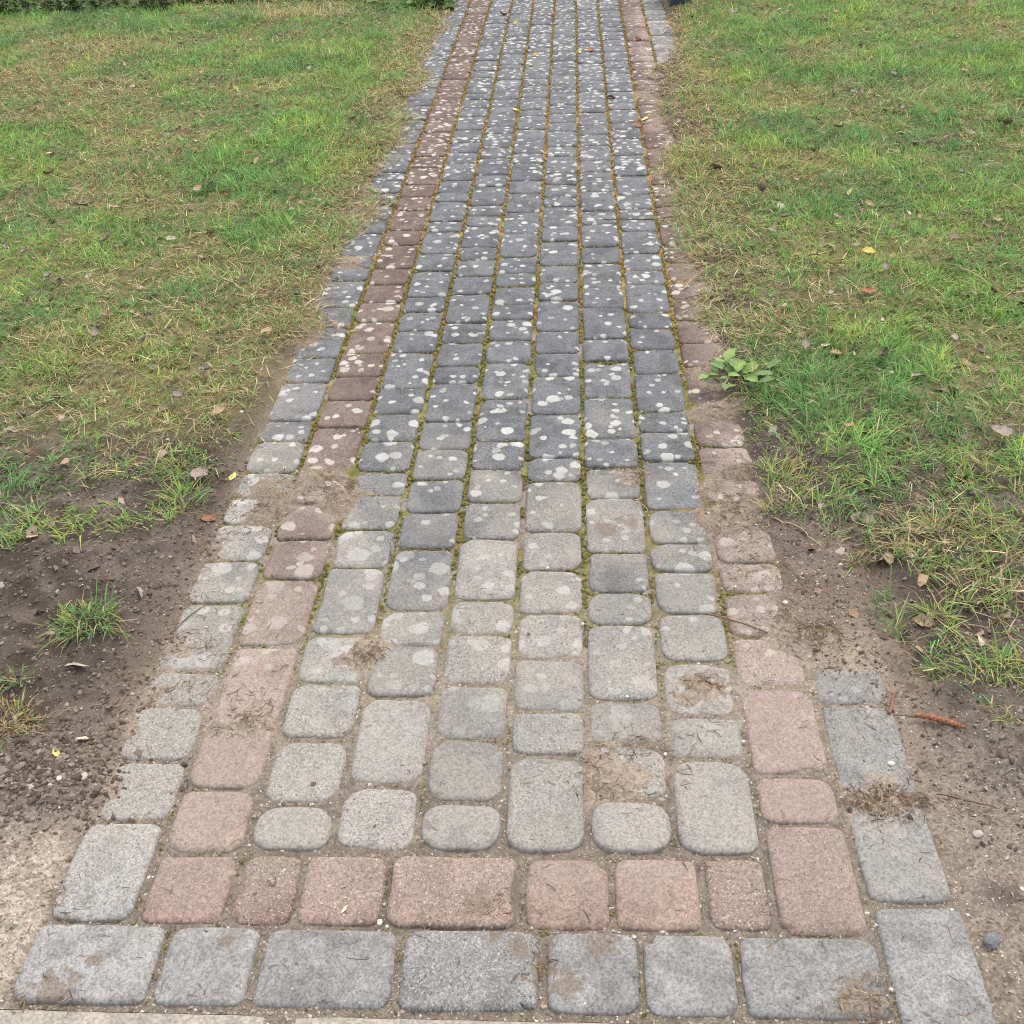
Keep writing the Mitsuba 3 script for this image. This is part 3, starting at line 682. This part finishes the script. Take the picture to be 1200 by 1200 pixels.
# ------------------------------------------------------------------ leaves
def leaf_mesh(L, Wd, cup, curl, r, lobes=0.0, nu=9, nv=5):
    v = []
    edge = r.normal(0, .12, (nu, 2))
    for a in range(nu):
        t = a / (nu - 1)
        half = Wd / 2 * math.sin(math.pi * min(1, t * .97 + .015)) ** .75 * (1 + lobes * math.sin(t * 19))
        for b in range(nv):
            s = b / (nv - 1) * 2 - 1
            e = half * (1 + (edge[a, 0 if s < 0 else 1] if abs(s) > .9 else 0))
            v.append((L * (t - .5), e * s, cup * Wd * s * s + curl * L * (t - .5) ** 2 + r.normal(0, .02) * Wd))
    v = np.array(v)
    f = [(a * nv + b, (a + 1) * nv + b, (a + 1) * nv + b + 1, a * nv + b + 1) for a in range(nu - 1) for b in range(nv - 1)]
    return v, np.array(f)

def place(v, x, y, z, yaw, pitch=0.0, roll=0.0):
    M = trimesh.transformations.euler_matrix(roll, pitch, yaw)[:3, :3]
    q = v @ M.T
    q[:, 2] -= q[:, 2].min()
    return q + [x, y, z]

LEAFMAT = {}
def leaf_mat(name, a, b):
    scene['mat_' + name] = {'type': 'twosided', 'b': {'type': 'principled', 'roughness': .6, 'specular': .3, 'base_color': proc(lambda p, n, uv, a=a, b=b: mix(a, b, fbm(p.x * 130, p.y * 130, p.z * 130, 3)))}}
leaf_mat('leaf_grey', (0.13, 0.105, 0.095), (0.33, 0.285, 0.26))
leaf_mat('leaf_dark', (0.085, 0.062, 0.05), (0.20, 0.155, 0.125))
leaf_mat('leaf_tan', (0.20, 0.14, 0.095), (0.40, 0.30, 0.21))
leaf_mat('leaf_yellow', (0.55, 0.46, 0.10), (0.72, 0.65, 0.28))
leaf_mat('leaf_pale', (0.50, 0.44, 0.32), (0.68, 0.62, 0.50))
leaf_mat('leaf_red', (0.20, 0.075, 0.04), (0.32, 0.14, 0.08))
leaf_mat('leaf_green', (0.075, 0.150, 0.050), (0.165, 0.255, 0.115))
leaf_mat('leaf_lime', (0.13, 0.22, 0.055), (0.23, 0.32, 0.11))
leaf_mat('leaf_ivy', (0.030, 0.070, 0.022), (0.10, 0.17, 0.05))
leaf_mat('bark', (0.10, 0.060, 0.042), (0.24, 0.145, 0.10))
leaf_mat('bark_dark', (0.060, 0.042, 0.034), (0.15, 0.11, 0.085))
leaf_mat('straw_stem', (0.30, 0.20, 0.13), (0.50, 0.37, 0.24))
leaf_mat('cone', (0.14, 0.055, 0.035), (0.34, 0.15, 0.09))
leaf_mat('pebble_white', (0.42, 0.40, 0.38), (0.62, 0.60, 0.57))
leaf_mat('pebble_grey', (0.10, 0.11, 0.13), (0.22, 0.23, 0.26))
leaf_mat('pebble_mid', (0.30, 0.27, 0.25), (0.45, 0.42, 0.39))

def fallen(x, y, L, mat, label, group=None, seed=0, up=None, flat=False):
    r = np.random.default_rng(seed)
    v, f = leaf_mesh(L, L * r.uniform(.5, .72), r.uniform(.05, .14) if flat else r.uniform(.1, .45), r.uniform(-.1, .2) if flat else r.uniform(-.5, .7), r, .05)
    z = float(z_at(x, y)[0])
    on_turf = float(turf(np.array([x]), np.array([y]))[0])
    h = (0.0005 + 0.024 * on_turf) if up is None else up
    q = place(v, x, y, z + h, r.uniform(0, 6.28), r.normal(0, .08 if flat else .3), r.normal(0, .08 if flat else .3))
    obj('fallen_leaf', (q, f), mat, label=label, cat='leaf', group=group, smooth=True)

GL = [(-2.54, 7.09), (-2.65, 6.68), (-2.14, 6.87), (-2.08, 6.97), (-1.59, 6.96), (-1.58, 4.9), (-1.79, 5.01), (-1.48, 5.18), (-2.03, 4.56), (-1.37, 5.45), (-1.26, 5.33), (-1.05, 4.97), (-1.18, 4.63), (-1.12, 4.62), (-0.96, 4.56), (-1.34, 4.31), (-1.3, 4.36), (-1.59, 4.09), (-1.74, 4.14), (-1.06, 4.25), (-1.08, 3.94), (-0.92, 4.07), (-1.78, 3.69), (-1.14, 3.62), (-1.52, 3.78), (-1.86, 3.72), (-0.73, 3.57), (-1.6, 3.45), (-1.54, 3.4), (-1.3, 3.15), (-1.17, 3.14), (-0.77, 3.41), (-1.3, 3.04), (-1.04, 2.99), (-1.13, 2.96), (-0.9, 2.79), (-0.94, 2.65), (-0.8, 2.55), (-1.29, 2.38)]
GRT = [(1.38, 7.28), (0.91, 7.03), (1.66, 7.25), (1.93, 7.26), (1.63, 6.41), (1.29, 6.08), (1.44, 5.98), (1.66, 6.01), (1.66, 5.8), (1.57, 5.2), (1.42, 5.08), (1.56, 5.75), (1.23, 4.93), (1.44, 5.49), (1.56, 5.55), (1.56, 4.72), (1.45, 4.56), (1.0, 4.75), (0.83, 4.45), (0.76, 4.21), (0.8, 4.12), (0.96, 4.32), (1.17, 4.02), (1.12, 3.95), (1.32, 3.9), (1.26, 3.85), (1.21, 4.3), (0.85, 3.88), (0.79, 3.76), (0.97, 3.65), (1.05, 3.64), (0.89, 3.53), (0.97, 3.53), (1.1, 3.44), (1.86, 4.99), (1.58, 4.35), (1.51, 3.78), (1.38, 3.7), (1.57, 3.86), (1.49, 3.95), (2.0, 5.82), (0.76, 2.91), (0.97, 2.85), (1.03, 2.74), (1.21, 2.71), (1.23, 2.88), (0.87, 2.62), (0.85, 2.54), (0.79, 2.46), (0.8, 1.75)]
r, todo = np.random.default_rng(9), []
for pts, side in ((GL, 'left'), (GRT, 'right')):
    for k, (x, y) in enumerate(pts):
        m = str(r.choice(['leaf_grey', 'leaf_grey', 'leaf_dark', 'leaf_tan']))
        word = {'leaf_grey': 'grey-brown', 'leaf_dark': 'dark brown', 'leaf_tan': 'tan'}[m]
        todo.append((word, side, y, x, m, float(r.uniform(.026, .048)), 700 + k + (100 if side == 'right' else 0)))
NTH = ['nearest', 'second', 'third', 'fourth', 'fifth', 'sixth', 'seventh', 'eighth', 'ninth', 'tenth', 'eleventh', 'twelfth', 'thirteenth', 'fourteenth', 'fifteenth', 'sixteenth', 'seventeenth', 'eighteenth', 'nineteenth', 'twentieth', 'twenty-first', 'twenty-second', 'twenty-third', 'twenty-fourth', 'twenty-fifth']
seen = {}
for word, side, y, x, m, L, sd in sorted(todo, key=lambda q: q[:3]):
    k = seen[word, side] = seen.get((word, side), -1) + 1
    fallen(x, y, L, 'mat_' + m, f'crumpled {word} dead leaf, {NTH[k]} {word} one up from the {side} lawn bottom', f'{word} dead leaves in the {side} lawn', sd)
for k, (x, y, L, m, lab) in enumerate([
        (-0.712, 2.308, .034, 'leaf_yellow', 'bright yellow leaf on the mud at the corner of the left lawn'),
        (-0.783, 3.031, .052, 'leaf_tan', 'flat tan leaf on bare soil beside the left grey edge stones'),
        (-0.723, 2.127, .040, 'leaf_red', 'reddish brown leaf on mud below the bright yellow leaf'),
        (-1.21, 4.237, .030, 'leaf_red', 'small dark red leaf in the left lawn'),
        (1.137, 4.177, .040, 'leaf_yellow', 'pale yellow leaf in the right lawn, farther of two'),
        (1.071, 3.566, .044, 'leaf_yellow', 'pale yellow leaf in the right lawn, nearer of two'),
        (1.01, 3.274, .060, 'leaf_red', 'curled brown leaf in the right lawn below the nearer yellow leaf'),
        (1.146, 2.425, .064, 'leaf_grey', 'large grey leaf near the right frame edge, nearest in the lawn'),
        (1.933, 4.946, .070, 'leaf_dark', 'big dark curled leaf at the right frame edge'),
        (0.773, 1.943, .036, 'leaf_tan', 'small brown curled leaf on the bare soil right of the path'),
        (1.289, 3.943, .026, 'leaf_pale', 'whitish scrap of leaf in the right lawn'),
        (-0.785, 2.282, .072, 'leaf_grey', 'withered grey leaf beside the bright yellow leaf'),
        (-0.765, 1.425, .026, 'leaf_pale', 'pale leaf scrap above the heap of clods'),
        (-0.79, 1.375, .020, 'leaf_yellow', 'small yellow leaf scrap on the heap of clods'),
        (-0.235, 1.083, .014, 'leaf_pale', 'pale scrap at the lower edge of a red edge stone')]):
    fallen(x, y, L, 'mat_' + m, lab, None, 900 + k, flat=(k in (0, 1, 2)))
for k, (x, y, lab) in enumerate([(-0.227, 7.389, 'farthest small yellow leaf on the grey paving, near the top of the path'), (-0.083, 6.561, 'small yellow leaf on far paving, upper one of two close together'), (-0.103, 6.344, 'small yellow leaf on far paving, lower one of two close together'),
                             (-0.152, 5.49, 'nearest small yellow leaf on the grey paving'), (0.154, 6.607, 'small yellow leaf on far paving, in a joint right of the middle')]):
    fallen(x, y, .034, 'mat_leaf_yellow', lab, None, 940 + k)
fallen(0.444, 5.288, .042, 'mat_leaf_yellow', 'pale yellow leaf on the right red band far up the path', None, 950)
for k, (x, y, lab) in enumerate([(-0.315, 7.647, 'brown curled leaf on the far paving, beside the left red band'), (-0.01, 7.611, 'brown curled leaf at the middle of the far paving'), (0.216, 6.641, 'brown curled leaf on far grey paving, right of a yellow one'),
                             (0.489, 6.861, 'brown curled leaf on the right red band far away'), (0.301, 5.672, 'brown curled leaf in the joint of the far right grey columns'), (0.405, 5.197, 'brown curled leaf nearest of those on the far paving, at the right joint')]):
    fallen(x, y, .048, 'mat_leaf_red', lab, None, 960 + k)

# ------------------------------------------------------------------ twigs, cone, pebbles
def tube(pts, rad, sides=7):
    p = np.asarray(pts, float)
    t = np.gradient(p, axis=0); t /= np.linalg.norm(t, axis=1, keepdims=True)
    a = np.cross(t, [0, 0, 1.0]); a /= np.linalg.norm(a, axis=1, keepdims=True)
    b = np.cross(t, a)
    ang = np.arange(sides) * 2 * np.pi / sides
    v = p[:, None] + np.asarray(rad)[:, None, None] * (np.cos(ang)[None, :, None] * a[:, None] + np.sin(ang)[None, :, None] * b[:, None])
    n = len(p)
    f = [(i * sides + j, i * sides + (j + 1) % sides, (i + 1) * sides + (j + 1) % sides, (i + 1) * sides + j) for i in range(n - 1) for j in range(sides)]
    v = np.vstack([v.reshape(-1, 3), p[:1], p[-1:]])
    tri = [[q[0], q[1], q[2]] for q in f] + [[q[0], q[2], q[3]] for q in f]
    tri += [[(j + 1) % sides, j, n * sides] for j in range(sides)] + [[(n - 1) * sides + j, (n - 1) * sides + (j + 1) % sides, n * sides + 1] for j in range(sides)]
    return v, np.array(tri)

def twig(a, b, rad, mat, label, seed, bow=.06, lift=0.0, name='twig'):
    r = np.random.default_rng(seed)
    a, b = np.array(a, float), np.array(b, float)
    t = np.linspace(0, 1, 14)
    d = b - a
    q = a + d * t[:, None] + np.array([-d[1], d[0]]) * (bow * np.sin(np.pi * t) + np.cumsum(r.normal(0, .008, 14)))[:, None]
    z = z_at(q[:, 0], q[:, 1])
    z = np.maximum(z, np.linspace(z[0], z[-1], 14)) + rad + lift * np.sin(np.pi * t)
    v, f = tube(np.column_stack([q, z]), rad * (1 - .45 * t) * (1 + r.normal(0, .10, 14)))
    return obj(name, (v, f), mat, label=label, cat=name, smooth=50)
twig((0.382, 1.795), (0.497, 1.735), .0022, 'mat_bark', 'reddish brown twig lying across the joint of a grey and a red stone', 1, .04)
twig((0.563, 2.132), (0.652, 2.005), .0018, 'mat_straw_stem', 'straight straw coloured twig on the bare soil right of the path', 2, .03, .004)
twig((0.23, 4.029), (0.52, 4.066), .0026, 'mat_bark_dark', 'long thin dark twig across the right part of the path', 3, -.05)
twig((0.463, 3.398), (0.62, 3.60), .0024, 'mat_straw_stem', 'brown stalk leaning over the right red band', 4, .03, .012)
twig((0.466, 3.333), (0.60, 3.366), .0020, 'mat_bark_dark', 'dark twig on the red band beneath the leaning brown stalk', 5, .05)
twig((0.684, 1.514), (0.716, 1.580), .0036, 'mat_bark', 'short stout brown twig pointing away beside the cone', 6, .02)
twig((0.690, 1.512), (0.745, 1.505), .0013, 'mat_bark_dark', 'very thin dark twig between the stout twig and the cone', 7, .06)
twig((0.72, 1.33), (0.81, 1.30), .0014, 'mat_bark', 'fine reddish twig on the bare sand right of the path', 8, .05)
twig((-0.63, 0.985), (-0.60, 0.963), .0009, 'mat_bark_dark', 'thin dark curved twig on the near left grey corner stone', 9, .25)
twig((-0.025, 1.068), (0.012, 1.088), .0009, 'mat_bark_dark', 'small dark hooked twig at the lower edge of the longest red stone', 10, .45)
twig((0.485, 0.972), (0.555, 0.945), .0010, 'mat_straw_stem', 'thin straw stalk on the soil patch of the near right grey stone', 11, .06)
twig((-0.445, 1.203), (-0.415, 1.222), .0009, 'mat_straw_stem', 'pale straw stalk at the corner of the nearest left red stone', 12, .15)
twig((0.262, 2.20), (0.285, 2.155), .0010, 'mat_straw_stem', 'short straw bent over a joint near the soil stained grey stone', 13, .15)
twig((-0.70, 1.72), (-0.64, 1.83), .0012, 'mat_bark_dark', 'thin dark stem on the soil against the left grey stones', 14, .08)
twig((0.775, 2.05), (0.90, 2.03), .0013, 'mat_straw_stem', 'pale straw stem lying in the worn right turf', 15, .08, .01)
twig((-1.02, 5.30), (-1.30, 4.98), .0022, 'mat_straw_stem', 'long pale straw bent over the left lawn', 16, .12, .03)
twig((1.42, 3.30), (1.30, 3.52), .0022, 'mat_straw_stem', 'pale dry stalk standing in the right lawn', 17, .10, .03)
twig((1.35, 8.15), (1.75, 7.55), .0030, 'mat_straw_stem', 'long brown stick at the far edge of the right lawn', 18, .05, .02)

def cone_thing():
    a, b = np.array([0.724, 1.503]), np.array([0.806, 1.470])
    t = np.linspace(0, 1, 12)
    q = a + (b - a) * t[:, None] + np.array([.033, .082]) * (.05 * np.sin(np.pi * t))[:, None]
    rad = .0052 * np.sin(np.pi * (t * .86 + .10)) ** .45
    z = float(ground_z(q[:, 0], q[:, 1]).max()) + .003
    key = thing('spruce_cone', 'slender reddish brown spruce cone on the sand right of the path', 'cone')
    scene[key + '__core'] = ply(tube(np.column_stack([q, np.full(12, z)]), rad, 9), 'mat_cone', smooth=60)
    d = np.append((b - a) / np.linalg.norm(b - a), 0)
    s = np.array([-d[1], d[0], 0])
    vs, fs = [], []
    for k in range(84):
        tt = .04 + .92 * k / 83
        ph = k * 2.39996
        c = np.append(np.array([np.interp(tt, t, q[:, 0]), np.interp(tt, t, q[:, 1])]), z)
        rr = np.interp(tt, t, rad)
        nrm = math.cos(ph) * s + math.sin(ph) * np.array([0, 0, 1.0])
        tan = -math.sin(ph) * s + math.cos(ph) * np.array([0, 0, 1.0])
        o = c + nrm * rr * .8
        vs.append(np.array([o - tan * .0019, o + tan * .0019, o + d * .0045 + nrm * .0015, o + d * .002 + nrm * .0019, o - nrm * .001]))
        fs.append(np.array([[0, 3, 2], [3, 1, 2], [0, 1, 3], [0, 2, 4], [2, 1, 4], [1, 0, 4]]))
    scene[key + '__scale'] = ply(cat_mesh(list(zip(vs, fs))), 'mat_cone')
    labels[key + '__scale'] = {'kind': 'stuff'}
cone_thing()

def pebble(x, y, size, mat, label, seed, angular=False, group=None):
    r = np.random.default_rng(seed)
    m = trimesh.creation.icosphere(subdivisions=1 if angular else 2)
    v = np.array(m.vertices)
    v = v * r.uniform(.75, 1.2, 3) * [1, 1, .7] * size * (1 + (.35 if angular else .18) * (meshkit.noise(v * 1.6 + seed) - .5)[:, None] * 2)
    z = float(z_at(x, y)[0])
    if abs(x) < .7:
        z = max(z, -.003)
    obj('pebble', (v + [x, y, z + size * .35], np.array(m.faces)), mat, label=label, cat='pebble', group=group, smooth=False if angular else True)
pebble(-0.178, 1.063, 0.0045, 'mat_pebble_white', 'white pebble in the joint between second row red stones and the grey edge row', 1)
pebble(-0.166, 1.0555, 0.0030, 'mat_pebble_white', 'smaller white pebble touching the white pebble in the near joint', 2)
pebble(0.061, 1.947, 0.0043, 'mat_pebble_white', 'round white pebble in a grey joint mid path', 3)
pebble(0.727, 1.05, .0115, 'mat_pebble_grey', 'angular dark grey stone chip on the sand right of the corner stone', 4, True)
pebble(0.545, 1.823, 0.0050, 'mat_pebble_white', 'pale pebble on the soil beside the right red stones', 5)
pebble(0.215, 1.556, 0.0032, 'mat_pebble_white', 'tiny white pebble in the joint beside the red stone with a broken edge', 6)
pebble(0.135, 1.763, 0.0032, 'mat_pebble_white', 'tiny white pebble resting in the cross joint above a long grey stone', 7)
pebble(0.276, 1.413, 0.0032, 'mat_pebble_white', 'small white pebble beside the soil covered grey stone', 8)
pebble(0.66, 1.395, 0.0058, 'mat_pebble_white', 'pale pebble against the outer side of the right grey edge stones', 9)
pebble(0.415, 1.445, 0.0032, 'mat_pebble_white', 'tiny pale pebble below the large right red stone', 10)
pebble(-0.765, 1.318, 0.0061, 'mat_pebble_white', 'whitish stone on top of the heap of clods', 11)
pebble(-0.725, 1.325, .008, 'mat_pebble_mid', 'grey stone at the right end of the heap of clods', 12)
pebble(0.845, 1.40, .009, 'mat_bark_dark', 'dark brown stone on the sand near the right frame edge', 13)
pebble(0.76, 1.24, .0075, 'mat_pebble_mid', 'pale pinkish pebble on the sand right of the edge stones', 14)
pebble(-0.765, 2.62, 0.0050, 'mat_pebble_white', 'white pebble on the bare soil beside the left edge stones', 15)

# ------------------------------------------------------------------ broad-leaved weed by the right red band
def weed(x, y, n, Lr, name, label, cat, mats, seed, h=.02, rad=.02, lean=.5):
    r = np.random.default_rng(seed)
    key = thing(name, label, cat)
    z0 = float(ground_z(np.array([x]), np.array([y]))[0])
    for k in range(n):
        a = k * 2.4 + r.normal(0, .3)
        L = r.uniform(*Lr)
        v, f = leaf_mesh(L, L * r.uniform(.38, .52), r.uniform(.05, .22), r.uniform(-1.1, -.4) * .5, r, .06)
        v[:, 0] += L * .5 + .012
        el = r.uniform(.15, lean)
        M = trimesh.transformations.euler_matrix(r.normal(0, .25), -el, a)[:3, :3]
        q = v @ M.T + [x + r.normal(0, rad), y + r.normal(0, rad), z0 + r.uniform(.004, h)]
        obj('leaf', (q, f), mats[int(r.integers(0, len(mats)))], key, smooth=True)
    st = tube([(x, y, z0 - .01), (x + .003, y, z0 + .015), (x + .004, y + .003, z0 + .03)], [.004, .0035, .002], 6)
    obj('stem', st, 'mat_leaf_green', key, smooth=True)
weed(0.565, 2.772, 26, (.040, .068), 'broadleaf_weed', 'broad leaved green weed growing at the edge of the right red band', 'weed', ['mat_leaf_green', 'mat_leaf_green', 'mat_leaf_lime'], 31, .030, .026, .42)
weed(-0.585, 4.235, 6, (.018, .032), 'broadleaf_weed', 'small lime green weed in the joint beside the left red band', 'weed', ['mat_leaf_lime'], 32, .012, .006)
weed(0.137, 3.625, 5, (.012, .020), 'broadleaf_weed', 'tiny bright green seedling in a grey joint mid path', 'weed', ['mat_leaf_lime'], 33, .008, .004)

# ------------------------------------------------------------------ planting at the far left, dark box at the far right
def ivy(x0, x1, y0, y1, n, hgt, name, label, cat, mats, seed, size, stems):
    r = np.random.default_rng(seed)
    key = thing(name, label, cat)
    per = {m: [] for m in mats}
    for k in range(n):
        x, y = r.uniform(x0, x1), r.uniform(y0, y1) if r.uniform() < .6 else y0 + abs(r.normal(0, .08))
        top = hgt * ss(-.05, .35, y - y0 + (meshkit.noise(np.array([x * 5, y * 5, 2.]), 3) - .5) * .3)
        z = r.uniform(.0, 1) ** .6 * top + .01
        L = r.uniform(*size)
        v, f = leaf_mesh(L, L * r.uniform(.75, .95), r.uniform(.02, .15), r.uniform(-.4, .1), r, .10, 5, 3)
        M = trimesh.transformations.euler_matrix(r.normal(.5, .4), r.normal(0, .4), r.uniform(0, 6.28))[:3, :3]
        per[mats[int(r.integers(0, len(mats)))]].append((v @ M.T + [x, y, z], f))
    for m, lst in per.items():
        v, f = cat_mesh(lst)
        obj('foliage', (v, f), m, key, kind='stuff', smooth=True)
    lst = []
    for k in range(stems):
        x, y = r.uniform(x0, x1), r.uniform(y0 + .02, y1)
        p = np.cumsum(np.vstack([[x, y, -.01]] + [[r.normal(0, .04), r.normal(0, .03), hgt / 6] for _ in range(6)]), 0)
        tv, tf = tube(p, np.linspace(.004, .0015, 7), 5)
        lst.append((tv, tf))
    obj('stem', cat_mesh(lst), 'mat_bark_dark', key, kind='stuff', smooth=True)
ivy(-4.9, -2.55, 7.92, 9.0, 2600, .34, 'ivy', 'dark green ivy bed along the far edge of the left lawn', 'ivy', ['mat_leaf_ivy', 'mat_leaf_ivy', 'mat_leaf_green', 'mat_leaf_dark'], 41, (.03, .06), 90)
ivy(-2.6, -1.25, 8.10, 9.0, 1100, .26, 'hedge_plant', 'low dark leafy plants behind the pale dry tuft at the far left', 'plant', ['mat_leaf_ivy', 'mat_leaf_ivy', 'mat_leaf_dark'], 42, (.03, .055), 50)
ivy(-1.22, -0.66, 7.80, 8.7, 420, .20, 'groundcover_plant', 'light green leafy plant at the far left corner of the path', 'plant', ['mat_leaf_green', 'mat_leaf_lime', 'mat_leaf_ivy'], 43, (.04, .075), 24)
r = np.random.default_rng(44)
n = 420
a = r.uniform(0, 6.28, n)
tx, ty = -1.62 + np.clip(r.normal(0, .20, n), -.42, .42), 7.66 + np.clip(r.normal(0, .07, n), -.14, .14)
v, f, c = blades(tx, ty, ground_z(tx, ty) - .003, r.uniform(.07, .17, n), r.uniform(.003, .005, n), np.clip(np.abs(r.normal(1.0, .4, n)), 0, 1.5), r.uniform(.3, 1.1, n), a, r.normal(0, .5, n), STRAW[r.integers(0, 4, n)] * .95, STRAW[r.integers(0, 4, n)] * 1.15)
obj('grass_tuft', (v, f), 'mat_blade', label='tall pale dry grass tuft at the far edge of the left lawn', cat='grass tuft', color=c)

scene['mat_box'] = {'type': 'principled', 'base_color': {'type': 'rgb', 'value': (0.030, 0.038, 0.060)}, 'roughness': .45}
scene['mat_box_rim'] = {'type': 'principled', 'base_color': {'type': 'rgb', 'value': (0.13, 0.14, 0.16)}, 'roughness': .5}
def rounded(x0, x1, y0, y1, z0, z1, taper=0.0, rad=.02):
    import manifold3d as m3
    cs = m3.CrossSection.square([x1 - x0 - 2 * rad, y1 - y0 - 2 * rad], True).offset(rad, m3.JoinType.Round, 2, 16)
    m = cs.extrude(z1 - z0, 0, 0, (1 + taper, 1 + taper)).translate([(x0 + x1) / 2, (y0 + y1) / 2, z0])
    return m
key = thing('planter_box', 'dark blue box at the far right edge of the path', 'box')
obj('body', rounded(0.728, 0.86, 7.72, 8.14, 0.0, .36, .08), 'mat_box', key, smooth=40)
obj('rim', rounded(0.716, 0.872, 7.70, 8.16, .36, .39, 0), 'mat_box_rim', key, smooth=40)
